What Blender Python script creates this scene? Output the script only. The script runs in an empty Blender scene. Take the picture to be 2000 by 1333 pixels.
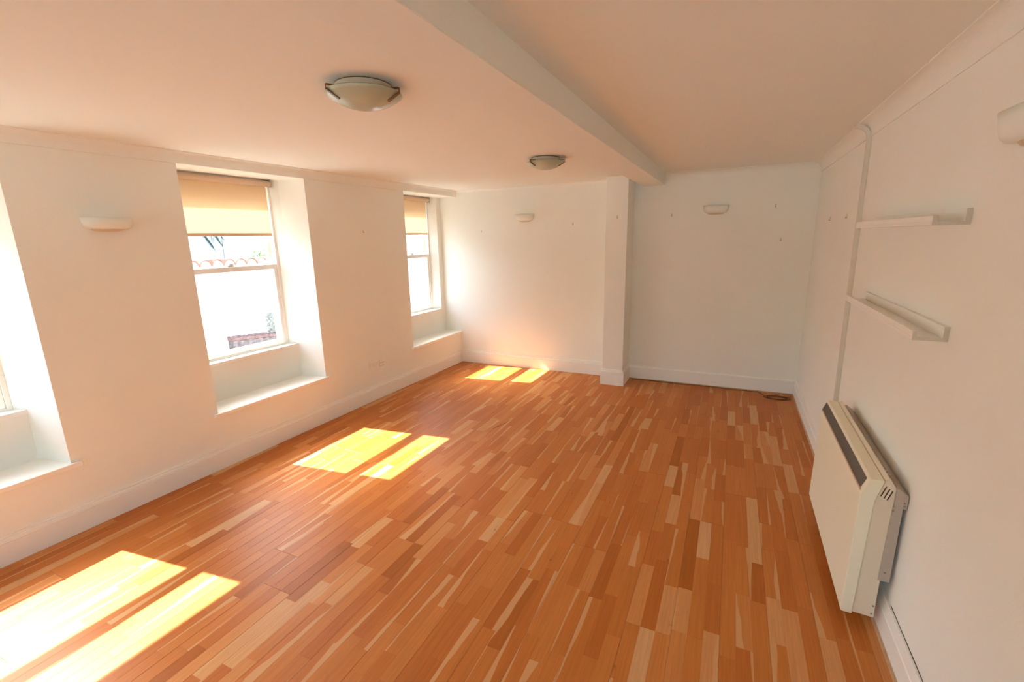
import bpy, bmesh, math, random
from mathutils import Vector, Matrix
import numpy as np

# ------------------------------------------------------------------ camera, sky, sun, exposure
S = bpy.context.scene
COL = S.collection
CAM = Vector((3.4855, -5.5956, 1.7595))
YAW, PITCH, ROLL, FPX = .445, -.2216, -.0205, 896.9
cy, sy, cp, sp = math.cos(YAW), math.sin(YAW), math.cos(PITCH), math.sin(PITCH)
FWD = Vector((-sy * cp, cy * cp, sp))
R0 = Vector((cy, sy, 0)); U0 = R0.cross(FWD)
RGT = math.cos(ROLL) * R0 + math.sin(ROLL) * U0
UPV = -math.sin(ROLL) * R0 + math.cos(ROLL) * U0
cd = bpy.data.cameras.new('camera'); cam = bpy.data.objects.new('camera', cd); COL.objects.link(cam)
cd.sensor_width = 36; cd.lens = FPX / 2000 * 36; cd.clip_start = .02; cd.clip_end = 200
M = Matrix((RGT, UPV, -FWD)).transposed().to_4x4(); M.translation = CAM
cam.matrix_world = M
S.camera = cam

w = bpy.data.worlds.new('sky'); S.world = w; w.use_nodes = True
wn = w.node_tree.nodes; wl = w.node_tree.links
bg = wn['Background']
sky = wn.new('ShaderNodeTexSky'); sky.sky_type = 'NISHITA'; sky.sun_disc = False
sky.sun_elevation = math.radians(46.5); sky.sun_rotation = math.radians(-83)
sky.air_density = 1.0; sky.dust_density = 3.0; sky.ozone_density = 1.0
wl.new(sky.outputs[0], bg.inputs[0]); bg.inputs[1].default_value = 1.85

sd = bpy.data.lights.new('sun', 'SUN'); sun = bpy.data.objects.new('sun', sd); COL.objects.link(sun)
sd.energy = 38; sd.color = (1, .96, .90); sd.angle = .0093
SUNDIR = Vector((1, .125, -1.06)).normalized()
sun.rotation_euler = SUNDIR.to_track_quat('-Z', 'Y').to_euler()
sun.location = (-6, -3, 8)

S.view_settings.view_transform = 'Standard'; S.view_settings.look = 'None'
S.view_settings.gamma = 1; S.view_settings.use_curve_mapping = False
S.view_settings.exposure = 0.08
S.cycles.max_bounces = 14; S.cycles.diffuse_bounces = 10; S.cycles.transparent_max_bounces = 16
S.cycles.sample_clamp_indirect = 6

# ------------------------------------------------------------------ frames of reference
SL, SB = .0254, .0194          # the window wall and the end wall stand slightly out of square
W, HL, HR, ZB = 4.2241, 2.3947, 2.4276, 2.30
YN = -9.0  # near wall, set deep so the added window's fill spreads evenly
def L(u, d, z): return Vector((SL * u + d, u, z))          # along the window wall, d into the room
def B(x, o, z): return Vector((x, SB * x - o, z))          # along the end wall, o into the room
def Rw(u, o, z): return Vector((W - o, u, z))              # along the right wall, o into the room
def I(x, y, z): return Vector((x, y, z))

# ------------------------------------------------------------------ materials
def mat(name, col, rough=.6, spec=.3, metal=0, noise=0, nscale=30, bump=0, bscale=200, trans=0, coat=0):
    m = bpy.data.materials.new(name); m.use_nodes = True
    n = m.node_tree.nodes; l = m.node_tree.links; p = n['Principled BSDF']
    p.inputs['Base Color'].default_value = (*col, 1); p.inputs['Roughness'].default_value = rough
    p.inputs['Specular IOR Level'].default_value = spec; p.inputs['Metallic'].default_value = metal
    p.inputs['Coat Weight'].default_value = coat
    tc = n.new('ShaderNodeTexCoord')
    if noise:
        t = n.new('ShaderNodeTexNoise'); t.inputs['Scale'].default_value = nscale; t.inputs['Detail'].default_value = 4
        l.new(tc.outputs['Object'], t.inputs['Vector'])
        r = n.new('ShaderNodeMapRange'); r.inputs[1].default_value = .25; r.inputs[2].default_value = .75
        r.inputs[3].default_value = 1 - noise; r.inputs[4].default_value = 1 + noise * .4
        l.new(t.outputs['Fac'], r.inputs[0])
        mx = n.new('ShaderNodeMix'); mx.data_type = 'RGBA'; mx.blend_type = 'MULTIPLY'; mx.inputs[0].default_value = 1
        mx.inputs[6].default_value = (*col, 1); l.new(r.outputs[0], mx.inputs[7]); l.new(mx.outputs[2], p.inputs['Base Color'])
    if bump:
        t2 = n.new('ShaderNodeTexNoise'); t2.inputs['Scale'].default_value = bscale; t2.inputs['Detail'].default_value = 3
        l.new(tc.outputs['Object'], t2.inputs['Vector'])
        b = n.new('ShaderNodeBump'); b.inputs['Strength'].default_value = bump; b.inputs['Distance'].default_value = .004
        l.new(t2.outputs['Fac'], b.inputs['Height']); l.new(b.outputs[0], p.inputs['Normal'])
    return m

PAINT = mat('wall_paint', (.84, .87, .825), .75, .2, bump=.12, bscale=120, noise=.02, nscale=2)
CEIL = mat('ceiling_paint', (.835, .868, .825), .85, .1, bump=.08, bscale=90)
GLOSS = mat('gloss_trim_paint', (.85, .87, .83), .4, .4)
PLAST = mat('white_upvc', (.86, .86, .83), .35, .4)
PLASTER = mat('plaster_white', (.80, .845, .79), .7, .25)
SWITCH = mat('white_socket_plastic', (.83, .86, .80), .35, .4)
DARK = mat('dark_slot', (.05, .04, .035), .7, .2)
GREYP = mat('blind_end_grey', (.42, .40, .36), .5, .3)
CREAM = mat('cream_enamel', (.83, .815, .65), .42, .4)
CREAM2 = mat('cream_casing', (.74, .68, .54), .5, .3)
GALV = mat('bare_grey_steel', (.47, .42, .36), .5, .4, metal=.15)
GRILL = mat('brown_grille', (.17, .145, .12), .6, .3)
SCREW = mat('screw_steel', (.30, .27, .23), .45, .5, metal=.5)
BRONZE = mat('bronze_clip', (.16, .085, .03), .4, .5, metal=.4)
RINGM = mat('lamp_base_and_shade_cream', (.64, .56, .43), .45, .4)  # own cream of the lamp bases; stands for shade under the wall bowls
TRUNK = mat('trunking_plastic', (.68, .66, .58), .5, .3)
BLBAR = mat('blind_hem', (.72, .56, .42), .8, .1)
EDGE = mat('ledge_raw_edge', (.56, .53, .46), .8, .1)
HOOKM = mat('dull_brass_hook', (.38, .28, .18), .5, .3)
CABLE = mat('brown_cable', (.12, .055, .022), .55, .3)
BEAD = mat('wood_bead', (.48, .31, .17), .5, .3, noise=.25, nscale=18)
SUBF = mat('dark_subfloor', (.10, .055, .025), .9, .1)
RENDER_W = mat('white_render', (.52, .53, .54), .9, .1, noise=.06, nscale=1.3, bump=.3, bscale=25)
PALEPANEL = mat('pale_cladding', (.46, .47, .49), .8, .2)
TERRA = mat('terracotta', (.24, .11, .08), .85, .1, noise=.3, nscale=14)
RUBBLE = mat('rubble_stone', (.16, .13, .13), .95, .1, noise=.6, nscale=16)
REDTOP = mat('red_brick_top', (.20, .12, .11), .95, .1, noise=.5, nscale=25)
MOSS = mat('dry_creeper', (.22, .22, .20), .9, .1, noise=.4, nscale=30)
PAVE = mat('pale_paving', (.55, .53, .50), .9, .1, noise=.15, nscale=3)
PALM = mat('palm_green', (.020, .060, .045), .5, .4, noise=.3, nscale=6)
PALMRIB = mat('palm_rib', (.42, .50, .36), .6, .3)
BARK = mat('palm_bark', (.22, .16, .11), .95, .1, noise=.4, nscale=12)
SHRUB = mat('shrub_green', (.22, .32, .09), .6, .3, noise=.4, nscale=8)
STAIN = mat('dark_scuff', (.10, .045, .02), .6, .2)
CRACK = mat('dark_gap', (.10, .08, .06), .9, .1)

def mat_glass():
    m = bpy.data.materials.new('window_glass'); m.use_nodes = True
    n = m.node_tree.nodes; l = m.node_tree.links; n.clear()
    o = n.new('ShaderNodeOutputMaterial'); t = n.new('ShaderNodeBsdfTransparent'); g = n.new('ShaderNodeBsdfGlossy')
    t.inputs[0].default_value = (.94, .965, .955, 1); g.inputs['Roughness'].default_value = .01
    lw = n.new('ShaderNodeLayerWeight'); pw = n.new('ShaderNodeMath'); pw.operation = 'POWER'; pw.inputs[1].default_value = 5
    lw.inputs[0].default_value = .5; l.new(lw.outputs['Facing'], pw.inputs[0])
    f = n.new('ShaderNodeMapRange'); f.inputs[3].default_value = .04; f.inputs[4].default_value = .9; l.new(pw.outputs[0], f.inputs[0])
    mx = n.new('ShaderNodeMixShader'); l.new(f.outputs[0], mx.inputs[0]); l.new(t.outputs[0], mx.inputs[1]); l.new(g.outputs[0], mx.inputs[2])
    l.new(mx.outputs[0], o.inputs[0]); return m
GLASS = mat_glass()

def mat_blind():
    m = bpy.data.materials.new('blind_fabric'); m.use_nodes = True
    n = m.node_tree.nodes; l = m.node_tree.links; n.clear()
    o = n.new('ShaderNodeOutputMaterial'); d = n.new('ShaderNodeBsdfDiffuse'); t = n.new('ShaderNodeBsdfTranslucent')
    tc = n.new('ShaderNodeTexCoord'); wv = n.new('ShaderNodeTexNoise'); wv.inputs['Scale'].default_value = 300
    mp = n.new('ShaderNodeMapping'); mp.inputs['Scale'].default_value = (1, .15, 1); l.new(tc.outputs['Object'], mp.inputs[0]); l.new(mp.outputs[0], wv.inputs[0])
    cr = n.new('ShaderNodeValToRGB'); cr.color_ramp.elements[0].color = (.87, .735, .555, 1); cr.color_ramp.elements[1].color = (.905, .78, .60, 1)
    l.new(wv.outputs['Fac'], cr.inputs[0]); l.new(cr.outputs[0], d.inputs[0]); l.new(cr.outputs[0], t.inputs[0])
    mx = n.new('ShaderNodeMixShader'); mx.inputs[0].default_value = .33
    l.new(d.outputs[0], mx.inputs[1]); l.new(t.outputs[0], mx.inputs[2]); l.new(mx.outputs[0], o.inputs[0]); return m
BLIND = mat_blind()

def mat_dish():
    m = bpy.data.materials.new('frosted_glass_dish'); m.use_nodes = True
    n = m.node_tree.nodes; l = m.node_tree.links; p = n['Principled BSDF']
    p.inputs['Base Color'].default_value = (.40, .43, .32, 1); p.inputs['Roughness'].default_value = .3
    p.inputs['Specular IOR Level'].default_value = .4; p.inputs['Coat Weight'].default_value = .15
    return m
DISH = mat_dish()

def mat_wood():
    m = bpy.data.materials.new('oak_strip_wood'); m.use_nodes = True
    n = m.node_tree.nodes; l = m.node_tree.links; p = n['Principled BSDF']
    def math_(op, a=None, b=None, c=None):
        q = n.new('ShaderNodeMath'); q.operation = op
        for i, v in enumerate((a, b, c)):
            if v is None: continue
            if isinstance(v, (int, float)): q.inputs[i].default_value = v
            else: l.new(v, q.inputs[i])
        return q.outputs[0]
    ra = n.new('ShaderNodeAttribute'); ra.attribute_name = 'rnd'
    st = n.new('ShaderNodeAttribute'); st.attribute_name = 'st'
    rs = n.new('ShaderNodeSeparateXYZ'); l.new(ra.outputs['Vector'], rs.inputs[0])
    ss = n.new('ShaderNodeSeparateXYZ'); l.new(st.outputs['Vector'], ss.inputs[0])
    r1, r2, r3 = rs.outputs; u, v, ln = ss.outputs           # u across 0..1, v along in metres, ln the length
    ramp = n.new('ShaderNodeValToRGB'); e = ramp.color_ramp
    e.elements[0].position = 0; e.elements[0].color = (.36, .105, .014, 1)
    e.elements[1].position = 1; e.elements[1].color = (.60, .335, .15, 1)
    for pos, c in ((.05, (.44, .132, .025)), (.50, (.485, .162, .034)), (.86, (.52, .188, .044)), (.95, (.57, .245, .08))):
        k = e.elements.new(pos); k.color = (*c, 1)
    l.new(r1, ramp.inputs[0])
    # grain: noise stretched along the strip, offset per strip
    cv = n.new('ShaderNodeCombineXYZ')
    l.new(math_('MULTIPLY', u, 5.0), cv.inputs[0]); l.new(math_('MULTIPLY', v, 2.2), cv.inputs[1]); l.new(math_('MULTIPLY', r2, 97.0), cv.inputs[2])
    g = n.new('ShaderNodeTexNoise'); g.inputs['Scale'].default_value = 1.6; g.inputs['Detail'].default_value = 5; g.inputs['Roughness'].default_value = .62
    l.new(cv.outputs[0], g.inputs['Vector'])
    gr = n.new('ShaderNodeMapRange'); gr.inputs[1].default_value = .3; gr.inputs[2].default_value = .7; gr.inputs[3].default_value = .87; gr.inputs[4].default_value = 1.10
    l.new(g.outputs['Fac'], gr.inputs[0])
    mx = n.new('ShaderNodeMix'); mx.data_type = 'RGBA'; mx.blend_type = 'MULTIPLY'; mx.inputs[0].default_value = 1
    l.new(ramp.outputs[0], mx.inputs[6]); l.new(gr.outputs[0], mx.inputs[7])
    # pale sapwood wedge down one edge of about a third of the strips
    side = math_('GREATER_THAN', r2, .5)
    uu = math_('ABSOLUTE', math_('SUBTRACT', side, u))
    tv = math_('DIVIDE', v, ln)
    flip = math_('GREATER_THAN', math_('FRACT', math_('MULTIPLY', r2, 37.0)), .5)
    tv = math_('ABSOLUTE', math_('SUBTRACT', flip, tv))
    cw = n.new('ShaderNodeCombineXYZ'); l.new(math_('MULTIPLY', v, 3.0), cw.inputs[0]); l.new(math_('MULTIPLY', r2, 53.0), cw.inputs[1])
    wn_ = n.new('ShaderNodeTexNoise'); wn_.inputs['Scale'].default_value = 1.5; wn_.inputs['Detail'].default_value = 1; l.new(cw.outputs[0], wn_.inputs['Vector'])
    width = math_('MULTIPLY', math_('MULTIPLY', math_('SUBTRACT', r3, .60), 1.5), math_('SUBTRACT', math_('ADD', wn_.outputs['Fac'], .65), tv))
    edge = n.new('ShaderNodeMapRange'); edge.interpolation_type = 'SMOOTHSTEP'; edge.inputs[1].default_value = -.03; edge.inputs[2].default_value = .03
    l.new(math_('SUBTRACT', width, uu), edge.inputs[0])
    mx2 = n.new('ShaderNodeMix'); mx2.data_type = 'RGBA'; mx2.inputs[7].default_value = (.60, .335, .15, 1)
    l.new(math_('MULTIPLY', edge.outputs[0], .85), mx2.inputs[0]); l.new(mx.outputs[2], mx2.inputs[6])
    # small dark knots and flecks
    kv = n.new('ShaderNodeCombineXYZ')
    l.new(math_('MULTIPLY', u, 1.0), kv.inputs[0]); l.new(math_('MULTIPLY', v, 6.0), kv.inputs[1]); l.new(math_('MULTIPLY', r2, 71.0), kv.inputs[2])
    kn = n.new('ShaderNodeTexNoise'); kn.inputs['Scale'].default_value = 1.7; kn.inputs['Detail'].default_value = 2; l.new(kv.outputs[0], kn.inputs['Vector'])
    km = n.new('ShaderNodeMapRange'); km.interpolation_type = 'SMOOTHSTEP'; km.inputs[1].default_value = .74; km.inputs[2].default_value = .80; km.inputs[3].default_value = 0; km.inputs[4].default_value = .55
    l.new(kn.outputs['Fac'], km.inputs[0])
    mx3 = n.new('ShaderNodeMix'); mx3.data_type = 'RGBA'; mx3.inputs[7].default_value = (.13, .045, .012, 1)
    l.new(km.outputs[0], mx3.inputs[0]); l.new(mx2.outputs[2], mx3.inputs[6])
    l.new(mx3.outputs[2], p.inputs['Base Color'])
    rr = n.new('ShaderNodeMapRange'); rr.inputs[3].default_value = .36; rr.inputs[4].default_value = .48; l.new(g.outputs['Fac'], rr.inputs[0])
    l.new(rr.outputs[0], p.inputs['Roughness']); p.inputs['Specular IOR Level'].default_value = .20
    b = n.new('ShaderNodeBump'); b.inputs['Strength'].default_value = .06; b.inputs['Distance'].default_value = .002
    l.new(g.outputs['Fac'], b.inputs['Height']); l.new(b.outputs[0], p.inputs['Normal'])
    return m
WOOD = mat_wood()

# ------------------------------------------------------------------ mesh helpers
class MB:
    """collects faces; build() links them as ONE mesh object"""
    def __init__(s): s.v = []; s.f = []; s.smooth = []
    def add(s, verts, faces, smooth=False):
        o = len(s.v); s.v += [tuple(q) for q in verts]; s.f += [tuple(i + o for i in f) for f in faces]; s.smooth += [smooth] * len(faces); return s
    def box(s, fn, a, b):
        (x0, y0, z0), (x1, y1, z1) = a, b
        return s.prism(fn, [(x0, y0), (x1, y0), (x1, y1), (x0, y1)], z0, z1)
    def prism(s, fn, plan, z0, z1):            # plan in the first two local axes, extruded along the third
        n = len(plan)
        vs = [fn(p[0], p[1], z0) for p in plan] + [fn(p[0], p[1], z1) for p in plan]
        fs = [tuple(range(n))[::-1], tuple(range(n, 2 * n))] + [(i, (i + 1) % n, n + (i + 1) % n, n + i) for i in range(n)]
        return s.add(vs, fs)
    def sweep(s, fn, prof, u0, u1, m0=0, m1=0):   # closed profile (o, z) swept along local u; m = mitre slope at the ends
        n = len(prof)
        vs = [fn(u0 + m0 * o, o, z) for o, z in prof] + [fn(u1 - m1 * o, o, z) for o, z in prof]
        fs = [tuple(range(n))[::-1], tuple(range(n, 2 * n))] + [(i, (i + 1) % n, n + (i + 1) % n, n + i) for i in range(n)]
        return s.add(vs, fs)
    def lathe(s, c, prof, n=40, fn=None, smooth=True, a0=0, a1=2 * math.pi, sx=1, sy=1):
        full = abs(a1 - a0 - 2 * math.pi) < 1e-6; m = n if full else n + 1
        vs = []
        for r, z in prof:
            for i in range(m):
                a = a0 + (a1 - a0) * i / n
                q = (c[0] + sx * r * math.cos(a), c[1] + sy * r * math.sin(a), c[2] + z)
                vs.append(fn(*q) if fn else q)
        fs = []
        for j in range(len(prof) - 1):
            for i in range(n):
                k = (i + 1) % m if full else i + 1
                fs.append((j * m + i, j * m + k, (j + 1) * m + k, (j + 1) * m + i))
        return s.add(vs, fs, smooth)
    def tube(s, pts, r, n=8, smooth=True, r1=None):
        pts = [Vector(p) for p in pts]; vs = []
        up = Vector((0, 0, 1))
        for i, p in enumerate(pts):
            t = (pts[min(i + 1, len(pts) - 1)] - pts[max(i - 1, 0)]).normalized()
            a = t.cross(up); a = a.normalized() if a.length > 1e-4 else Vector((1, 0, 0)); b = a.cross(t)
            rr = r if r1 is None else r + (r1 - r) * i / (len(pts) - 1)
            vs += [p + rr * (math.cos(2 * math.pi * k / n) * a + math.sin(2 * math.pi * k / n) * b) for k in range(n)]
        fs = [(i * n + k, i * n + (k + 1) % n, (i + 1) * n + (k + 1) % n, (i + 1) * n + k) for i in range(len(pts) - 1) for k in range(n)]
        fs += [tuple(range(n))[::-1], tuple(range((len(pts) - 1) * n, len(pts) * n))]
        return s.add(vs, fs, smooth)
    def mesh(s, name, material, bevel=0, seg=2):
        me = bpy.data.meshes.new(name); me.from_pydata(s.v, [], s.f)
        me.polygons.foreach_set('use_smooth', s.smooth)
        bm = bmesh.new(); bm.from_mesh(me)
        bmesh.ops.recalc_face_normals(bm, faces=bm.faces)
        if bevel:
            ed = [e for e in bm.edges if len(e.link_faces) == 2 and e.calc_face_angle(0) > .5]
            bmesh.ops.bevel(bm, geom=ed, offset=bevel, segments=seg, affect='EDGES', profile=.5, clamp_overlap=True)
        bm.to_mesh(me); bm.free()
        me.materials.append(material); me.update(); return me
    def build(s, name, material, parent=None, bevel=0, seg=2):
        o = bpy.data.objects.new(name, s.mesh(name, material, bevel, seg)); COL.objects.link(o)
        if parent: adopt(o, parent)
        return o
def adopt(o, parent):                          # meshes are in world space; keep them there under a placed parent
    o.parent = parent
    o.matrix_parent_inverse = WM(parent).inverted()
def WM(o):
    m = Matrix.LocRotScale(o.location, o.rotation_euler, o.scale)
    return (WM(o.parent) @ o.matrix_parent_inverse @ m) if o.parent else m
def tag(o, label, cat=None, group=None, kind=None):
    if label: o['label'] = label
    if cat: o['category'] = cat
    if group: o['group'] = group
    if kind: o['kind'] = kind
    return o
def empty(name, loc, label, cat, group=None, kind=None):
    o = bpy.data.objects.new(name, None); o.location = loc; o.empty_display_size = .1; COL.objects.link(o)
    return tag(o, label, cat, group, kind)
def copy_tree(o, delta, parent=None):          # a thing with its parts and their sub-parts, moved by delta
    c = o.copy(); COL.objects.link(c)
    if parent: c.parent = parent
    else: c.location = o.location + Vector(delta)
    for ch in list(o.children): copy_tree(ch, delta, c)
    return c

# ================================================================== THE SETTING
# ---------- floor: laid in three-strip boards, every strip a piece of its own
fl = MB().box(I, (-.25, YN - .1, -.12), (W + .1, .3, -.012)).build('floor', SUBF)
tag(fl, 'orange-brown oak strip floor running the length of the room', 'floor', kind='structure')
rng = random.Random(7)
SW = .0663; strips = []
x = -.22; row = 0
while x < W + .02:
    yb = -6.6 - 2.2 - rng.random() * 2.1                                   # board ends, shared by the row's three strips
    ends = []
    while yb < .2:
        ends.append(yb); yb += 2.1 + rng.random() * .12
    ends.append(yb)
    for k in range(3):
        x0 = x + k * SW; x1 = x0 + SW
        for b0, b1 in zip(ends[:-1], ends[1:]):
            y = b0
            while y < b1 - 1e-6:
                y1 = y + rng.choice((.30, .36, .42, .48, .55)) * (.9 + .2 * rng.random())
                if b1 - y1 < .22: y1 = b1
                a, b = max(y, YN - .05), min(y1, .06)
                if b - a > .02 and x0 < W + .01:
                    strips.append((x0 + (.0004 if k == 0 else 0), x1 - (.0004 if k == 2 else 0), a + (.0005 if y == b0 else 0), b - (.0005 if y1 == b1 else 0),
                                   (rng.random(), rng.random(), rng.random()), rng.random()))
                y = y1
    x += 3 * SW + .0002; row += 1
def px(p):
    d = Vector(p) - CAM; z = d.dot(FWD)
    return (1000 + FPX * d.dot(RGT) / z, 666.5 - FPX * d.dot(UPV) / z) if z > .1 else None
def seen(s):
    q = [px((s[i], s[j], 0)) for i, j in ((0, 2), (1, 2), (1, 3), (0, 3))]
    if any(a is None for a in q): return 0
    q = [(min(max(a, 0), 2000), min(max(b, 0), 1333)) for a, b in q]
    return abs(sum(q[i][0] * q[(i + 1) % 4][1] - q[(i + 1) % 4][0] * q[i][1] for i in range(4))) / 2
def strip_geo(s):
    x0, x1, y0, y1, r, hh = s; c = .0009; t = hh * .00025 - .0004
    if x1 > W - .002: x1 = W - .002
    o = [(x0, y0), (x1, y0), (x1, y1), (x0, y1)]; i = [(x0 + c, y0 + c), (x1 - c, y0 + c), (x1 - c, y1 - c), (x0 + c, y1 - c)]
    vs = [(a, b, -.012) for a, b in o] + [(a, b, t - c * .6) for a, b in o] + [(a, b, t) for a, b in i]
    fs = [(8, 9, 10, 11)] + [(4 + k, 4 + (k + 1) % 4, 8 + (k + 1) % 4, 8 + k) for k in range(4)] + [(k, (k + 1) % 4, 4 + (k + 1) % 4, 4 + k) for k in range(4)]
    st = [((a - x0) / (x1 - x0), b - y0, y1 - y0) for a, b, _ in vs]
    return vs, fs, st, [r] * 12
def wood_obj(name, ss, parent, kind=None):
    V, F, ST, RD = [], [], [], []
    for s in ss:
        v, f, st, r = strip_geo(s); o = len(V)
        V += v; F += [tuple(i + o for i in q) for q in f]; ST += st; RD += r
    me = bpy.data.meshes.new(name); me.from_pydata(V, [], F); me.materials.append(WOOD)
    for nm, dat in (('st', ST), ('rnd', RD)):
        a = me.attributes.new(nm, 'FLOAT_VECTOR', 'POINT'); a.data.foreach_set('vector', [c for q in dat for c in q])
    ob = bpy.data.objects.new(name, me); COL.objects.link(ob); ob.parent = parent
    if kind: ob['kind'] = kind
    return ob
strips.sort(key=seen, reverse=True)
for s in strips[:300]: wood_obj('plank', [s], fl)
wood_obj('plank_field', strips[300:], fl, 'stuff')
# a dark scuff mark in the boards, built as thin raised slivers
sc = MB()
for a, b, wd in (((1.562, -2.02), (1.60, -1.93), .006), ((1.575, -1.96), (1.612, -1.86), .007), ((1.605, -1.88), (1.64, -1.72), .005)):
    ax, ay = a; bx, by = b; nx = wd / 2
    sc.add([(ax - nx, ay, .0003), (ax + nx, ay, .0003), (bx + nx * .4, by, .0003), (bx - nx * .4, by, .0003), (ax, ay, .0012), (bx, by, .0012)],
           [(0, 1, 2, 3), (0, 4, 5, 3), (1, 2, 5, 4), (0, 1, 4), (2, 3, 5)])
tag(sc.build('floor_scratch', STAIN, None), 'thin dark wood splinter in mid floor', 'scratch')

# ---------- ceiling, beam and pillar
BL, BR = 2.5078, 2.7392
ce = MB().box(I, (-.6, YN - .1, HL), (BL + .05, .4, HL + .25)).box(I, (BR - .05, YN - .1, HR), (W + .15, .4, HR + .22)).build('ceiling', CEIL)
tag(ce, 'plain cream-white plaster ceiling on both sides of the beam', 'ceiling', kind='structure')
be = MB().box(I, (BL, YN - .05, ZB), (BR, .3, HR + .1)).build('ceiling_beam', CEIL, bevel=.004)
tag(be, 'boxed white ceiling beam running from the pillar to the near end', 'beam', kind='structure')
PX0, PX1, PY = 2.164, 2.4065, -.3027
pi = MB().box(I, (PX0, PY, -.01), (PX1, .2, HL + .05)).build('pillar', PAINT, bevel=.003)
tag(pi, 'square white pillar projecting from the end wall under the beam', 'pillar', kind='structure')

# ---------- walls
wb = MB().prism(lambda x, y, z: I(x, y + SB * x, z), [(-.62, 0), (W + .15, 0), (W + .15, .25), (-.62, .25)], -.1, 2.62).build('wall_back', PAINT)
tag(wb, 'white painted end wall facing the camera behind the pillar', 'wall', kind='structure')
wr = MB().box(I, (W, YN - .1, -.1), (W + .2, .35, 2.62)).build('wall_right', PAINT)
tag(wr, 'white painted wall on the right with heater and ledges', 'wall', kind='structure')
NX0, NX1, NZ0, NZ1 = 1.0, 3.5, .60, 2.10      # opening for an added, unseen window that gives fill daylight
wnr = MB().box(I, (-.8, YN - .25, -.1), (NX0, YN, 2.62)).box(I, (NX1, YN - .25, -.1), (W + .2, YN, 2.62)).box(I, (NX0, YN - .25, -.1), (NX1, YN, NZ0)).box(I, (NX0, YN - .25, NZ1), (NX1, YN, 2.62)).build('wall_near', PAINT)
tag(wnr, 'white painted wall behind the camera', 'wall', kind='structure')

# window wall: solid below the seats, alcoves with splayed reveals above
ZS, ZR, ZH = .4535, .785, 2.315               # seat, upper sill, head
DF, DX = -.355, -.53                          # frame face, outer face
WIN = [dict(n=1, f=(-5.475, -4.415), r=(-5.425, -4.465), j=(-5.407, -4.495), rd=-.275),
       dict(n=2, f=(-3.512, -2.450), r=(-3.462, -2.500), j=(-3.445, -2.530), rd=-.275),
       dict(n=3, f=(-1.085, .02), r=(-1.05, .02), j=(-.885, -.150), rd=-.25)]
wlm = MB()
u0, u1 = YN - .1, .05
wlm.box(L, (u0, DX, -.1), (u1, 0, ZS - .03))
wlm.box(L, (u0, DX, ZH), (u1, 0, 2.62))
edges = [u0]
for q in WIN:
    # riser under the upper sill
    wlm.box(L, (q['f'][0], DX, ZS - .03), (q['f'][1], q['rd'], ZR - .03))
    if q['n'] == 3:                            # alcove runs on to the end wall; the window sits in its back
        wlm.prism(L, [(q['f'][0], q['rd']), (q['r'][0] + .12, q['rd']), (q['j'][0], DF), (q['j'][0], DX), (q['f'][0], DX)], ZR - .03, ZH)
        wlm.prism(L, [(-.098, q['rd']), (.06, q['rd']), (.06, DX), (q['j'][1], DX), (q['j'][1], DF)], ZR - .03, ZH)
for i, q in enumerate(WIN + [None]):           # piers, each with its two splayed sides
    if i == 0:
        wlm.prism(L, [(u0, 0), (q['f'][0], 0), (q['r'][0], q['rd']), (q['j'][0], DF), (q['j'][0], DX), (u0, DX)], ZS - .03, ZH)
    elif q:
        p = WIN[i - 1]
        left = [(p['f'][1], 0), (p['r'][1], p['rd']), (p['j'][1], DF), (p['j'][1], DX)]
        if q['n'] == 3: right = [(q['f'][0], DX), (q['r'][0], q['rd']), (q['f'][0], 0)]
        else: right = [(q['j'][0], DX), (q['j'][0], DF), (q['r'][0], q['rd']), (q['f'][0], 0)]
        wlm.prism(L, left + right, ZS - .03, ZH)
wl_ = wlm.build('wall_left', PAINT)
tag(wl_, 'white painted window wall on the left with deep alcoves', 'wall', kind='structure')

# ---------- skirting boards
def skirt(h, t=.02):
    return [(0, 0), (t, 0), (t, h * .755), (t - .006, h * .765), (t - .006, h * .79), (t - .001, h * .80), (t - .003, h * .88), (t - .009, h * .915), (t - .014, h * .925), (t - .014, h * .95), (t - .009, h * .96), (t - .009, h * .985), (t - .011, h), (0, h)]
o = MB().sweep(L, skirt(.168), YN, .0, 0, 0).build('baseboard_left', GLOSS)
tag(o, 'moulded white skirting board under the windows', 'skirting board', kind='structure')
o = MB().sweep(B, skirt(.178), .0, PX0 + .01).build('baseboard_back', GLOSS)
tag(o, 'moulded white skirting board between window wall and pillar', 'skirting board', kind='structure')
zg = .014
pl = [(0, zg), (.02, zg), (.02, .152), (.014, .162), (0, .165)]
o = MB().sweep(B, pl, PX1 - .01, W).build('baseboard_back', GLOSS)
tag(o, 'plain white skirting board right of the pillar raised off the floor', 'skirting board', kind='structure')
pr = [(0, zg), (.02, zg), (.02, .115), (.016, .120), (.016, .124), (.012, .160), (.010, .168), (0, .168)]
o = MB().sweep(Rw, pr, YN, .06).build('baseboard_right', GLOSS)
tag(o, 'white skirting board along the heater wall', 'skirting board', kind='structure')
sk = skirt(.19)
pm = MB()
pm.sweep(lambda u, q, z: I(u, PY - q, z), sk, PX0, PX1, -1, -1)
pm.sweep(lambda u, q, z: I(PX1 + q, u, z), sk, PY, .06, -1, 0)
pm.sweep(lambda u, q, z: I(PX0 - q, u, z), sk, PY, .06, -1, 0)
tag(pm.build('baseboard_pillar', GLOSS), 'moulded white skirting wrapped round the foot of the pillar', 'skirting board', kind='structure')
bd = [(0, 0), (.016, 0), (.0155, .004), (.012, .010), (.006, .0138), (0, .0145)]
o = MB().sweep(lambda u, q, z: B(u, q + .012, z), bd, PX1 + .02, W - .01).build('trim_1', BEAD)
tag(o, 'brown wooden bead along the foot of the end wall skirting', 'floor bead', kind='structure')
o = MB().sweep(lambda u, q, z: Rw(u, q + .014, z), bd, YN, .05).build('trim_2', BEAD)
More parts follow.
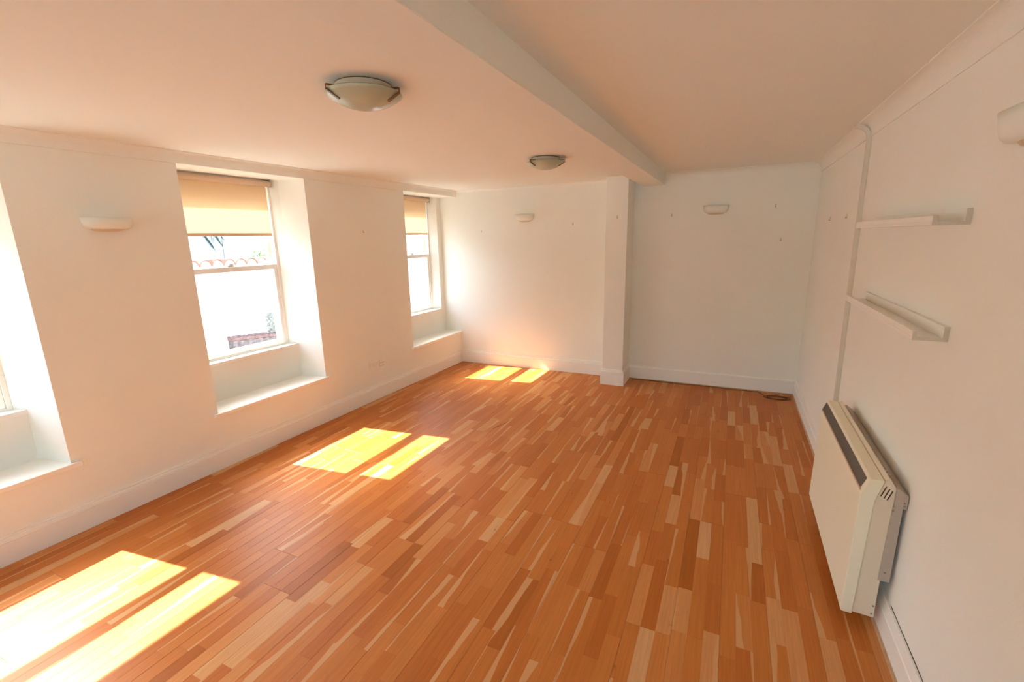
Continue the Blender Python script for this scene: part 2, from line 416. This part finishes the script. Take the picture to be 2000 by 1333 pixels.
tag(o, 'brown wooden bead along the foot of the heater wall skirting', 'floor bead', kind='structure')
ck = MB(); rg = random.Random(3); cs_ = []
for i in range(61):
    u = -5.3 + 1.92 * i / 60; wd = max(.0002, (.0007 + .0009 * rg.random()) * min(1, (-u - 3.37) / .5) * (1.4 if u < -4.2 else .8))
    zz = .1685 + .0012 * rg.random(); cs_.append((u, zz, wd))
for (a, za, wa), (b, zb_, wb_) in zip(cs_[:-1], cs_[1:]):
    ck.add([Rw(a, .0003, za), Rw(a, .0030, za - .0006), Rw(a, .0030, za + wa), Rw(a, .0003, za + wa), Rw(b, .0003, zb_), Rw(b, .0030, zb_ - .0006), Rw(b, .0030, zb_ + wb_), Rw(b, .0003, zb_ + wb_)],
           [(3, 2, 1, 0), (4, 5, 6, 7), (0, 1, 5, 4), (1, 2, 6, 5), (2, 3, 7, 6), (3, 0, 4, 7)])
tag(ck.build('trim_3', CRACK), 'dark open crack along the top of the right skirting', 'crack', kind='structure')

# ---------- cornices
def cove(c, h, H, lip=.006):
    pts = [(0, H - h), (lip, H - h), (lip, H - h + lip)]
    for i in range(1, 9):
        t = math.pi / 2 * i / 9
        pts.append((lip + (c - 2 * lip) * (1 - math.cos(t)) , H - h + lip + (h - 2 * lip) * math.sin(t)))
    return pts + [(c - lip, H - lip), (c, H - lip), (c, H + .02), (0, H + .02)]
cprof = [(0, ZH - .001), (.012, ZH)] + [(.012 + .033 * (1 - math.cos(math.pi / 2 * i / 6)), ZH + .002 + (HL - .008 - ZH) * math.sin(math.pi / 2 * i / 6)) for i in range(1, 7)] + [(.047, HL - .005), (.047, HL + .02), (0, HL + .02)]
tag(MB().sweep(L, cprof, YN, .0).build('trim_4', CEIL), 'shallow white cornice above the windows', 'cornice', kind='structure')
tag(MB().sweep(B, cove(.05, .036, HL, .004), .0, BL + .01).build('trim_5', CEIL), 'small white cornice on the end wall left of the pillar', 'cornice', kind='structure')
CR = .074; ZC = 2.338
tag(MB().sweep(B, cove(.085, HR - 2.352, HR), BR - .01, W).build('trim_6', CEIL), 'white coved cornice on the end wall right of the beam', 'cornice', kind='structure')
tag(MB().sweep(Rw, cove(CR, HR - ZC, HR), YN, .1).build('trim_7', CEIL), 'white coved cornice along the heater wall', 'cornice', kind='structure')

# ---------- windows
for q in WIN:
    j0, j1 = q['j']; n = q['n']
    which = {1: 'at the left picture edge', 2: 'with palm leaves beyond', 3: 'beside the end wall'}[n]
    r = empty('window_%d' % n, L((j0 + j1) / 2, DF, ZR), 'white sliding sash window ' + which, 'window', kind='structure')
    fr = MB()
    jw = .025
    fr.box(L, (j0, -.475, ZR - .03), (j0 + jw, DF, ZH)).box(L, (j1 - jw, -.475, ZR - .03), (j1, DF, ZH))
    fr.box(L, (j0, -.475, 2.262), (j1, DF, ZH)).box(L, (j0, -.55, ZR - .04), (j1, DF - .002, ZR + .012))
    fr.box(L, (j0 + jw - .002, -.409, ZR), (j0 + jw + .008, -.4, 2.27)).box(L, (j1 - jw - .008, -.409, ZR), (j1 - jw + .002, -.4, 2.27))
    fr.build('window_frame', PLAST, r, bevel=.002, seg=1)
    a, b = j0 + jw, j1 - jw
    def sash(name, d0, d1, z0, z1, zb, zt, st):
        m = MB()
        m.box(L, (a, d0, z0), (a + st, d1, z1)).box(L, (b - st, d0, z0), (b, d1, z1))
        m.box(L, (a + st, d0, z0), (b - st, d1, zb)).box(L, (a + st, d0, zt), (b - st, d1, z1))
        so = m.build(name, PLAST, r, bevel=.003, seg=1)
        MB().box(L, (a + st - .004, (d0 + d1) / 2 - .002, zb - .004), (b - st + .004, (d0 + d1) / 2 + .002, zt + .004)).build('pane', GLASS, so)
        return so
    ls = sash('lower_sash', -.398, -.364, ZR + .012, 1.560, .845, 1.515, .030)
    us = sash('upper_sash', -.446, -.411, 1.512, 2.262, 1.552, 2.145, .034)
    um = (j0 + j1) / 2
    MB().box(L, (um - .03, -.405, 1.560), (um + .03, -.372, 1.572)).box(L, (um - .006, -.40, 1.572), (um + .034, -.385, 1.584)).build('sash_catch', GREYP, ls, bevel=.002, seg=1)
    s0, s1 = (q['r'][0], q['r'][1]) if n < 3 else (-.935, -.09)
    MB().prism(L, [(s0 - .01, q['rd'] + .008), (s1 + .01, q['rd'] + .008), (j1 + .005, DF - .002), (j0 - .005, DF - .002)], ZR - .03, ZR).build('window_sill', GLOSS, r, bevel=.003)
    e0, e1 = q['f'][0] - .034, (q['f'][1] + .048 if n < 3 else -.002)
    i1 = q['f'][1] if n < 3 else -.002
    r1_ = q['r'][1] if n < 3 else -.002
    MB().prism(L, [(e0, .0), (e0, .026), (e1, .026), (e1, .0), (i1, .0), (r1_, q['rd'] - .002), (q['r'][0], q['rd'] - .002), (q['f'][0], .0)], ZS - .03, ZS).build('window_seat', GLOSS, r, bevel=.004)

r = empty('window_4', ((NX0 + NX1) / 2, YN - .15, NZ0), 'added unseen two-light window behind the camera for fill daylight', 'window', kind='structure')  # unseen window, added so more daylight reaches the far wall
m = MB(); nm = (NX0 + NX1) / 2
for a, b in ((NX0, NX0 + .06), (nm - .04, nm + .04), (NX1 - .06, NX1)): m.box(I, (a, YN - .2, NZ0), (b, YN - .13, NZ1))
m.box(I, (NX0, YN - .2, NZ0), (NX1, YN - .13, NZ0 + .06)).box(I, (NX0, YN - .2, NZ1 - .06), (NX1, YN - .13, NZ1)); m.build('window_frame', PLAST, r)
for a, b in ((NX0 + .055, nm - .035), (nm + .035, NX1 - .055)): MB().box(I, (a, YN - .167, NZ0 + .05), (b, YN - .163, NZ1 - .05)).build('pane', GLASS, r)

# ================================================================== THINGS IN THE ROOM
# ---------- roller blinds
def blind(q, label):
    j0, j1 = q['j']; a, b = j0 + .012, j1 - .030
    r = empty('roller_blind', L((a + b) / 2, -.325, 2.275), label, 'blind', 'roller blinds in the windows')
    rad, zc, dc = .026, 2.279, -.322
    fb = MB(); fb.box(L, (a + .01, -.3475, 1.845), (b - .018, -.3465, zc)); fb.build('blind_fabric', BLIND, r)
    tb = MB(); tb.tube([L(a, dc, zc), L(b, dc, zc)], rad, 20); tb.build('roller_tube', BLBAR, r)
    MB().box(L, (a + .006, -.352, 1.820), (b - .013, -.342, 1.846)).build('bottom_bar', BLBAR, r, bevel=.003)
    for uu in (a - .010, b + .002):
        MB().box(L, (uu, -.354, zc - .030), (uu + .008, -.296, ZH)).build('end_bracket', GREYP, r, bevel=.002, seg=1)
    return r
blind(WIN[0], 'peach roller blind in the window at the left picture edge')
blind(WIN[1], 'peach roller blind half drawn over the window showing palm leaves')
blind(WIN[2], 'peach roller blind in the far window next to the end wall')

# ---------- plaster uplighters
def sconce(fn, u, z, hw, dep, h, label, flip=False):
    """half bowl against a wall: fn(u, o, z)"""
    r = empty('wall_light', fn(u, .0, z), label, 'wall light', 'plaster uplighters on the walls')
    prof = [(.50, 0), (.62, 0), (.80, .05), (.90, .22), (.95, .5), (1.0, 1.0), (.95, 1.0), (.90, .5), (.80, .24), (.60, .12), (.0, .12)]
    bowl = MB(); n = 28; vs = []; fs = []
    for rr, zz in prof:
        for i in range(n + 1):
            a = math.pi * i / n
            c_, s_ = math.cos(a), math.sin(a)
            ex = .62                                     # squarish half round
            px_ = math.copysign(abs(c_) ** ex, c_); py_ = abs(s_) ** ex
            vs.append(fn(u + hw * rr * px_, dep * rr * py_ + .0005, z + h * zz))
    for j in range(len(prof) - 1):
        for i in range(n): fs.append((j * (n + 1) + i, j * (n + 1) + i + 1, (j + 1) * (n + 1) + i + 1, (j + 1) * (n + 1) + i))
    bowl.add(vs, fs, True); bowl.build('bowl', PLASTER, r)
    un = MB(); vs = []; fs = []
    for rr, zz in ((.66, .012), (.60, -.10), (.45, -.17), (0, -.20)):
        for i in range(n + 1):
            a = math.pi * i / n
            vs.append(fn(u + hw * rr * math.cos(a), dep * rr * math.sin(a) + .0005, z + h * zz))
    for j in range(3):
        for i in range(n): fs.append((j * (n + 1) + i, j * (n + 1) + i + 1, (j + 1) * (n + 1) + i + 1, (j + 1) * (n + 1) + i))
    un.add(vs, fs, True); un.build('under_dish', RINGM, r)  # same plaster as the bowl; its shade is put into this darker colour
    MB().box(fn, (u - hw * .5, .0005, z + h * .2), (u + hw * .5, .008, z + h * .8)).build('back_plate', PLASTER, r)
    return r
sconce(L, -3.985, 1.862, .128, .10, .068, 'white plaster uplighter on the window wall between two windows')
sconce(B, 1.03, 1.968, .130, .10, .078, 'white plaster uplighter on the end wall left of the pillar')
sconce(B, 3.285, 1.975, .130, .10, .078, 'white plaster uplighter on the end wall right of the pillar')
sconce(Rw, -3.84, 1.985, .14, .105, .084, 'white plaster uplighter on the right wall cut by the picture edge')

# ---------- flush ceiling lights
def ceiling_light(c, th, label):
    r = empty('ceiling_light', (c[0], c[1], HL), label, 'ceiling light', 'glass dish ceiling lights')
    x, y = c; zr = 2.356
    base = MB(); base.lathe((x, y, 0), [(.001, HL - .0005), (.112, HL - .0005), (.114, HL - .004), (.114, HL - .009), (.110, HL - .011), (.110, HL - .028), (.104, HL - .031), (.001, HL - .031)], 48)
    base.build('base_ring', RINGM, r)
    rim = MB(); rim.lathe((x, y, 0), [(.112, HL - .001), (.1155, HL - .001), (.1155, HL - .0035), (.112, HL - .0035)], 48); rim.build('base_edge', BRONZE, r)
    R_, dep = .158, .055
    k = (R_ * R_ + dep * dep) / (2 * dep); prof = []
    for i in range(13):
        rr = max(.002, R_ * i / 12); prof.append((rr, zr + (k - dep) - math.sqrt(k * k - rr * rr)))
    inner = [(max(.002, rr * .982), zz + .005) for rr, zz in prof][::-1]
    d = MB(); d.lathe((x, y, 0), prof + inner + [prof[0]], 56); d.build('glass_dish', DISH, r)
    cap = MB(); cap.lathe((x, y, 0), [(.0001, prof[0][1] - .0002), (.004, prof[0][1] - .0001), (.004, prof[0][1] + .002), (.0001, prof[0][1] + .002)], 12); cap.build('dish_centre', DISH, r)
    for i in range(3):
        a = th + i * 2 * math.pi / 3
        def P(rad, z, s=0): return (x + rad * math.cos(a) - s * math.sin(a), y + rad * math.sin(a) + s * math.cos(a), z)
        c_ = MB(); path = [(.104, 2.374), (.150, 2.370), (.164, 2.369), (.1645, 2.352), (.157, 2.3475), (.130, 2.3325), (.112, 2.3235)]
        wdt = .0065; t = .0045
        for (r0, z0), (r1, z1) in zip(path[:-1], path[1:]):
            vs = []
            for rr, zz in ((r0, z0), (r1, z1)):
                for s_ in (-wdt, wdt):
                    vs += [P(rr, zz - t / 2, s_), P(rr, zz + t / 2, s_)]
            c_.add(vs, [(0, 1, 3, 2), (4, 6, 7, 5), (0, 4, 5, 1), (2, 3, 7, 6), (0, 2, 6, 4), (1, 5, 7, 3)])
        c_.build('clip', BRONZE, r)
    return r
def away(c): return math.atan2(c[1] - CAM[1], c[0] - CAM[0])
C1, C2 = (2.032, -3.944), (2.032, -1.838)
ceiling_light(C1, away(C1) - .03, 'frosted glass dish ceiling light between the camera and the middle window')
ceiling_light(C2, away(C2) + .22, 'frosted glass dish ceiling light beside the beam, farther into the room')

# ---------- sockets
def holes(m, u, z, s=1):
    for du, dz, a, b in ((0, .012, .003, .007), (-.011, -.008, .006, .003), (.011, -.008, .006, .003)):
        m.box(L, (u + du - a / 2, .0095, z + dz - b / 2), (u + du + a / 2, .0103, z + dz + b / 2))
r = empty('wall_socket', L(-1.79, 0, .40), 'white double socket plate on the window wall', 'socket')
MB().box(L, (-1.868, .0005, .358), (-1.716, .010, .442)).build('socket_plate', SWITCH, r, bevel=.003)
MB().box(L, (-1.858, .0095, .385), (-1.832, .0135, .425)).build('rocker_switch', SWITCH, r, bevel=.0015, seg=1)
for uu in (-1.80, -1.748):
    m = MB(); holes(m, uu, .402); m.build('pin_hole', DARK, r)['kind'] = 'stuff'
r = empty('wall_socket', L(-1.665, 0, .40), 'smaller white socket plate right of the double socket', 'socket')
MB().box(L, (-1.709, .0005, .354), (-1.623, .009, .440)).build('socket_plate', SWITCH, r, bevel=.003)
for k in range(3):
    m = MB(); uu = -1.688 + .022 * k
    m.prism(lambda a, b, c: L(a, c, b), [(uu + .0045 * math.cos(i * math.pi / 5), .402 + .0045 * math.sin(i * math.pi / 5)) for i in range(10)], .0088, .0094); m.build('pin_hole', DARK, r)
MB().box(L, (-1.690, .0085, .366), (-1.642, .0094, .370)).build('flap_slot', DARK, r)

# ---------- wall plugs left from pictures
def plug(fn, u, z, label):
    r = empty('wall_hook', fn(u, 0, z), label, 'hook', 'picture hooks left in the walls')
    MB().box(fn, (u - .006, .0003, z - .016), (u + .006, .003, z + .016)).build('hook_plate', RINGM, r, bevel=.001, seg=1)
    MB().box(fn, (u - .003, .003, z - .016), (u + .003, .011, z - .011)).box(fn, (u - .003, .009, z - .011), (u + .003, .011, z - .004)).build('hook_lip', HOOKM, r)
plug(L, -1.774, 1.856, 'small picture hook on the window wall between two windows')
plug(B, .387, 1.852, 'small picture hook on the end wall nearest the far window')
plug(B, 1.670, 1.914, 'small picture hook left of the pillar beyond the uplighter')
plug(lambda u, o, z: I(u, PY - o, z), 2.294, 1.961, 'small picture hook on the face of the pillar')
plug(B, 2.828, 1.974, 'small picture hook between the pillar and the right uplighter')
plug(B, 3.853, 2.029, 'small picture hook right of the right uplighter, higher of two')
plug(B, 3.932, 1.684, 'small picture hook on the end wall near the corner, lower of two')
plug(Rw, -.729, 1.865, 'small picture hook on the right wall nearer the far corner')
plug(Rw, -1.400, 1.865, 'small picture hook on the right wall nearer the cable trunking')

# ---------- ledge shelves
def ledge(z, label):
    r = empty('picture_ledge', Rw(-2.85, 0, z), label, 'shelf', 'picture ledges on the right wall')
    y0, y1 = -3.432, -2.272
    MB().box(Rw, (y0, .0005, z), (y1, .105, z + .013)).build('shelf_board', GLOSS, r, bevel=.001, seg=1)
    MB().box(Rw, (y0, .0005, z + .013), (y1, .0165, z + .056)).build('back_board', GLOSS, r, bevel=.001, seg=1)
    MB().box(Rw, (y0, .091, z + .013), (y1, .105, z + .035)).build('front_lip', GLOSS, r, bevel=.001, seg=1)
    m = MB()
    for yy in (y0 - .0012, y1):
        m.prism(lambda a, b, c: Rw(c, a, b), [(.001, z + .0005), (.1045, z + .0005), (.1045, z + .0345), (.0915, z + .0345), (.0915, z + .0135), (.016, z + .0135), (.016, z + .0555), (.001, z + .0555)], yy, yy + .0012)
        m.build('end_edge', EDGE, r); m = MB()
ledge(1.772, 'upper white picture ledge on the right wall')
ledge(1.353, 'lower white picture ledge on the right wall')

# ---------- cable trunking
r = empty('cable_trunking', Rw(-1.86, 0, .75), 'thin white cable trunking running down the right wall to the heater', 'trunking')
def yt(z): return -1.905 + (z - .6) * .055
m = MB()
for za, zb_ in ((.60, ZC),):
    vs = [Rw(yt(zz) + du, oo, zz) for zz in (za, zb_) for du, oo in ((-.0125, .0005), (.0125, .0005), (.0125, .0255), (-.0125, .0255))]
    m.add(vs, [(3, 2, 1, 0), (4, 5, 6, 7), (0, 1, 5, 4), (1, 2, 6, 5), (2, 3, 7, 6), (3, 0, 4, 7)])
m.build('trunking_length', TRUNK, r, bevel=.002, seg=1)
m = MB(); cs = []
for i in range(9):
    t = math.pi / 2 * i / 8
    cs.append(((CR + .02) * (1 - math.cos(t)) , ZC - .01 + (HR - ZC + .002) * math.sin(t), t))
for (o0, z0, t0), (o1, z1, t1) in zip(cs[:-1], cs[1:]):
    vs = []
    for oo, zz, t in ((o0, z0, t0), (o1, z1, t1)):
        nx, nz = math.cos(t), -math.sin(t)
        for du in (-.0125, .0125):
            vs += [Rw(yt(ZC) + du, oo + .004 * nx, zz + .004 * nz), Rw(yt(ZC) + du, oo + .0255 * nx, zz + .0255 * nz)]
    m.add(vs, [(0, 1, 3, 2), (4, 6, 7, 5), (0, 4, 5, 1), (2, 3, 7, 6), (0, 2, 6, 4), (1, 5, 7, 3)])
m.build('cornice_bend', TRUNK, r)

# ---------- panel heater
HY0, HY1 = -3.362, -2.345
r = empty('panel_heater', Rw((HY0 + HY1) / 2, 0, .07), 'cream electric panel heater hung on the right wall', 'heater')
def Hs(u, o, z): return Rw(u, o, z + .022 * (u - HY0) * (1 if z < .3 else .4))      # hangs a touch out of level
fp = [(.170, .072), (.166, .066), (.127, .064), (.112, .637), (.088, .732), (.135, .733), (.141, .727), (.163, .664), (.165, .655)]
MB().sweep(Hs, fp, HY0, HY1).build('front_panel', CREAM, r, bevel=.003)
g = MB(); g.sweep(Hs, [(.1605, .676), (.1625, .677), (.1445, .722), (.1425, .721)], HY0 + .03, HY1 - .012); gb = g.build('grille', GRILL, r)
gs = MB(); k = HY0 + .034
while k < HY1 - .018:
    gs.sweep(Hs, [(.1622, .6775), (.1635, .678), (.1455, .7225), (.1442, .722)], k, k + .0035); k += .0085
s_ = gs.build('grille_slats', GRILL, gb); s_['kind'] = 'stuff'
MB().sweep(Hs, [(.163, .6665), (.1655, .6675), (.1633, .6745), (.161, .674)], HY0 + .02, HY1 - .01).build('grille_trim', mat('pinkish_trim', (.55, .40, .31), .5, .3), r)
casing = [(.1255, .070), (.110, .637), (.086, .729), (.070, .742), (.045, .705), (.045, .066)]
MB().sweep(Hs, casing, HY0 + .008, HY1 - .008).build('casing', CREAM2, r, bevel=.002, seg=1)
sl = MB()
for (oa, za), (ob, zb_) in (((.079, .707), (.093, .660)), ((.067, .699), (.081, .653)), ((.056, .692), (.070, .647))):
    sl.add([Hs(HY0 + .0068, oa + .0018, za), Hs(HY0 + .0068, oa - .0018, za - .001), Hs(HY0 + .0068, ob - .0018, zb_ - .001), Hs(HY0 + .0068, ob + .0018, zb_),
            Hs(HY0 + .009, oa + .0018, za), Hs(HY0 + .009, oa - .0018, za - .001), Hs(HY0 + .009, ob - .0018, zb_ - .001), Hs(HY0 + .009, ob + .0018, zb_)],
           [(0, 1, 2, 3), (7, 6, 5, 4), (0, 4, 5, 1), (1, 5, 6, 2), (2, 6, 7, 3), (3, 7, 4, 0)])
sl.build('side_louvre', DARK, r)
rb = MB().sweep(Hs, [(.004, .622), (.046, .628), (.046, .704), (.040, .712), (.004, .684)], HY0 - .004, HY1 + .02).build('rear_bracket', GALV, r, bevel=.001, seg=1)
MB().sweep(Hs, [(.014, .262), (.055, .262), (.048, .622), (.014, .622)], HY0 + .004, HY1 - .02).build('rear_plate', GALV, r)
scw = MB()
def disc(m, u, o, z, rad=.0045):
    vs = [Hs(u, o + rad * math.cos(2 * math.pi * i / 8), z + rad * math.sin(2 * math.pi * i / 8)) for i in range(8)] + [Hs(u - .0015, o + rad * .8 * math.cos(2 * math.pi * i / 8), z + rad * .8 * math.sin(2 * math.pi * i / 8)) for i in range(8)]
    m.add(vs, [tuple(range(8)), tuple(range(8, 16))[::-1]] + [(i, (i + 1) % 8, 8 + (i + 1) % 8, 8 + i) for i in range(8)])
for uu, oo, zz in ((HY0 - .004, .014, .650), (HY0 - .004, .013, .637), (HY0 + .004, .045, .605), (HY0 + .004, .035, .305), (HY0 + .008, .053, .125), (HY0 + .008, .055, .085)):
    s1 = MB(); disc(s1, uu, oo, zz); s1.build('screw', SCREW, r)
bk = MB()
for k in range(3):
    bk.box(Hs, (HY0 + .10 + .03 * k, .046, .706), (HY0 + .112 + .03 * k, .068, .7225))
bk.build('adjuster_tab', GALV, r)

# ---------- loose cable in the far corner
pts = []
rg = random.Random(5)
ctr = Vector((4.04, -.125))
for i in range(150):
    t = i / 149; a = t * 2 * math.pi * 3.3 + 2.6
    rx = .125 - .035 * t + .012 * math.sin(7 * t + 1); ry = .062 - .012 * t + .008 * math.sin(11 * t)
    pts.append((ctr.x + rx * math.cos(a), ctr.y + ry * math.sin(a) + .018 * math.sin(5 * t), .005 + .006 * t + .003 * math.sin(13 * t)))
lead = [(x_, SB * x_ - .040 - .006 * math.sin(9 * x_), .004) for x_ in [2.46 + (3.86 - 2.46) * i / 30 for i in range(31)]]
first = Vector(pts[0]); bridge = [Vector(lead[-1]).lerp(first, s) for s in (.3, .6)]
m = MB(); m.tube(lead + bridge + pts, .0034, 7)
tag(m.build('loose_cable', CABLE), 'brown loose cable coiled on the floor in the far right corner', 'cable')

# ================================================================== OUTSIDE THE WINDOWS
XW = -3.5
gw = MB().box(I, (XW - .25, -14, -3.2), (XW, 22, 1.44))
r = empty('garden_wall', (XW - .12, -2.5, -3.2), 'white rendered garden wall outside with scalloped terracotta coping', 'garden wall')
gw.build('wall_body', RENDER_W, r)
tm = None
for i in range(34):
    y = -4.28 + .182 * i
    if tm is None:
        m = MB(); n = 8; vs = []; fs = []
        for xx, rr in ((XW - .30, .085), (XW + .05, .095)):
            for rad in (rr, rr - .014):
                for k in range(n + 1):
                    a = math.pi * k / n; vs.append((xx, y + rad * math.cos(a), 1.435 + rad * 1.0 * math.sin(a)))
        q = n + 1
        for k in range(n):
            fs += [(k, k + 1, 2 * q + k + 1, 2 * q + k), (q + k, 3 * q + k, 3 * q + k + 1, q + k + 1), (k, q + k, q + k + 1, k + 1), (2 * q + k, 2 * q + k + 1, 3 * q + k + 1, 3 * q + k)]
        fs += [(0, 2 * q, 3 * q, q), (n, q + n, 3 * q + n, 2 * q + n)]
        m.add(vs, fs, False); tm = m.build('coping_tile', TERRA, r); ty = y
    else:
        c = tm.copy(); COL.objects.link(c); c.location = tm.location + Vector((0, y - ty, .004 * math.sin(i * 2.3)))
mf = MB()
for i in range(34):
    y = -4.28 + .182 * i
    arc = [(y + .082 * math.cos(math.pi * k / 8), 1.43 + .082 * math.sin(math.pi * k / 8)) for k in range(9)]
    mf.prism(lambda a, b, c: I(c, a, b), arc, XW - .27, XW + .035)
mo = mf.build('mortar_fill', RENDER_W, r); mo['kind'] = 'stuff'
# low rubble wall
rg = random.Random(11); m = MB()
def rub(x0, x1, z1, seg, y0, y1, slope, name, mt, z0, thick=None):
    mm = MB(); nx = 4; vs = []; fs = []
    for i in range(seg + 1):
        y = y0 + (y1 - y0) * i / seg; zt = z1 + slope * (y - y0)
        if thick: z0 = zt - thick
        row_ = [(x1, z0), (x1 + .02 * rg.random(), (z0 + zt) / 2), (x1 + .02 * rg.random(), zt - .02 * rg.random()), ((x0 + x1) / 2, zt + .025 * rg.random()), (x0, zt + .02 * rg.random()), (x0, z0)]
        vs += [(a, y + .01 * rg.random(), b) for a, b in row_]
    for i in range(seg):
        for k in range(5): fs.append((i * 6 + k, i * 6 + k + 1, (i + 1) * 6 + k + 1, (i + 1) * 6 + k))
    fs += [tuple(range(6)), tuple(range(seg * 6, seg * 6 + 6))[::-1]]
    mm.add(vs, fs); return mm.build(name, mt, m0)
m0 = empty('rubble_wall', (XW + .2, -.5, -3.2), 'low grey rubble wall with reddish top outside the middle window', 'stone wall')
rub(XW + .005, XW + .105, .295, 60, -1.20, .9, -.10, 'stone_body', RUBBLE, -3.2)
rub(XW + .005, XW + .12, .340, 60, -1.21, .9, -.10, 'top_course', REDTOP, 0, .05)
# creeper
m = MB(); rg = random.Random(4)
for i in range(420):
    y = -.43 + rg.gauss(0, .035); z = .14 + .46 * rg.random() ** 1.1; s = .012 + .014 * rg.random(); x_ = XW + .01 + .03 * rg.random()
    a = rg.random() * 6.28; n1 = Vector((.3 * rg.random(), math.cos(a), math.sin(a))); n2 = Vector((.5 - rg.random(), -math.sin(a), math.cos(a))) * .6
    c = Vector((x_, y, z)); m.add([c - n1 * s, c + n2 * s, c + n1 * s, c - n2 * s], [(0, 1, 2, 3)])
m.tube([(XW + .012, -.44, .05), (XW + .014, -.42, .3), (XW + .012, -.44, .58)], .008, 5)
tag(m.build('creeper', MOSS), 'dry grey creeper climbing the white garden wall outside', 'creeper')
# pale building beyond
r = empty('pale_outbuilding', (-8, 0, -3.2), 'pale clad outbuilding beyond the garden wall', 'outbuilding')
for i in range(8):
    y0 = -6.3 + 2.05 * i
    MB().box(I, (-8.2, y0, -3.2), (-8.0, y0 + 2.03, 2.9)).build('wall_panel', PALEPANEL, r, bevel=.008, seg=1)
MB().box(I, (-8.21, -6.3, -3.2), (-8.06, 10, 2.88)).build('wall_core', GREYP, r)
MB().box(I, (-8.4, -6.4, 2.9), (-7.85, 10.1, 3.02)).build('roof_edge', PALEPANEL, r, bevel=.01)
# palm tree
r = empty('palm_tree', (-5.6, -1.15, -3.2), 'palm tree with drooping fronds outside the middle window', 'palm')
m = MB(); m.tube([(-5.6, -1.15, -3.2), (-5.58, -1.13, 0), (-5.6, -1.15, 2.75)], .19, 12, r1=.15)
for i in range(26):
    m.lathe((-5.59, -1.14, -3.1 + .225 * i), [(.175, 0), (.20, .12), (.165, .15)], 12, smooth=False)
m.build('trunk', BARK, r)
def frond(p0, p1, p2, seed, wid=.34):
    rg = random.Random(seed); p0, p1, p2 = Vector(p0), Vector(p1), Vector(p2)
    def bz(t): return (1 - t) ** 2 * p0 + 2 * t * (1 - t) * p1 + t * t * p2
    N = 92; leaf = MB()
    for i in range(10, N):
        t = i / N; c = bz(t); tg = (bz(min(1, t + .02)) - bz(t - .02)).normalized()
        side = tg.cross(Vector((0, 0, 1))).normalized()
        ll = wid * (.3 + .7 * math.sin(math.pi * (.10 + .66 * t))) * (.85 + .3 * rg.random())
        for sgn in (-1, 1):
            d = (tg * .9 + side * sgn * .75 + Vector((0, 0, -.28 - .3 * rg.random()))).normalized()
            nw = d.cross(side).normalized() * .3 + tg * .7; nw = nw.normalized() * .028
            tip = c + d * ll; mid = c + d * ll * .45
            leaf.add([c, mid + nw, tip + Vector((0, 0, -.03)), mid - nw], [(0, 1, 2, 3)])
    f = leaf.build('frond', PALM, r)
    rib = MB(); rib.tube([bz(i / 14) for i in range(15)], .016, 6, r1=.004); rib.build('frond_rib', PALMRIB, f)
top = (-5.6, -1.15, 2.75)
frond(top, (-5.45, -.55, 2.72), (-5.28, -.12, 1.80), 1)
frond(top, (-5.75, -.2, 3.0), (-5.83, .34, 1.88), 2)
rg = random.Random(8)
for i in range(11):
    a = math.radians(100 + 250 * i / 10); l_ = 1.5 + .3 * rg.random()
    frond(top, (top[0] + .6 * l_ * math.cos(a), top[1] + .6 * l_ * math.sin(a), 3.3), (top[0] + l_ * math.cos(a), top[1] + l_ * math.sin(a), 2.5 - .5 * rg.random()), 20 + i)
# light green shrub
m = MB(); rg = random.Random(9)
for i in range(900):
    c = Vector((-5.1 + rg.gauss(0, .16), .92 + rg.gauss(0, .17), 1.30 + abs(rg.gauss(0, .24)) - .2)); s = .03 + .03 * rg.random()
    n1 = Vector((rg.gauss(0, 1), rg.gauss(0, 1), rg.gauss(0, 1))).normalized(); n2 = n1.cross(Vector((rg.random(), .3, 1))).normalized() * .5
    m.add([c - n1 * s, c + n2 * s, c + n1 * s, c - n2 * s], [(0, 1, 2, 3)])
r = empty('garden_shrub', (-5.1, .92, -3.2), 'light green shrub showing over the terracotta coping', 'shrub')
m.build('foliage', SHRUB, r)
MB().tube([(-5.1, .92, -3.2), (-5.08, .9, -.5), (-5.1, .92, 1.4)], .05, 8, r1=.02).build('stem', BARK, r)
# ground
tag(MB().box(I, (-250, -250, -3.4), (250, 250, -3.2)).build('ground', PAVE), 'pale paved yard outside around the house', 'yard', kind='structure')
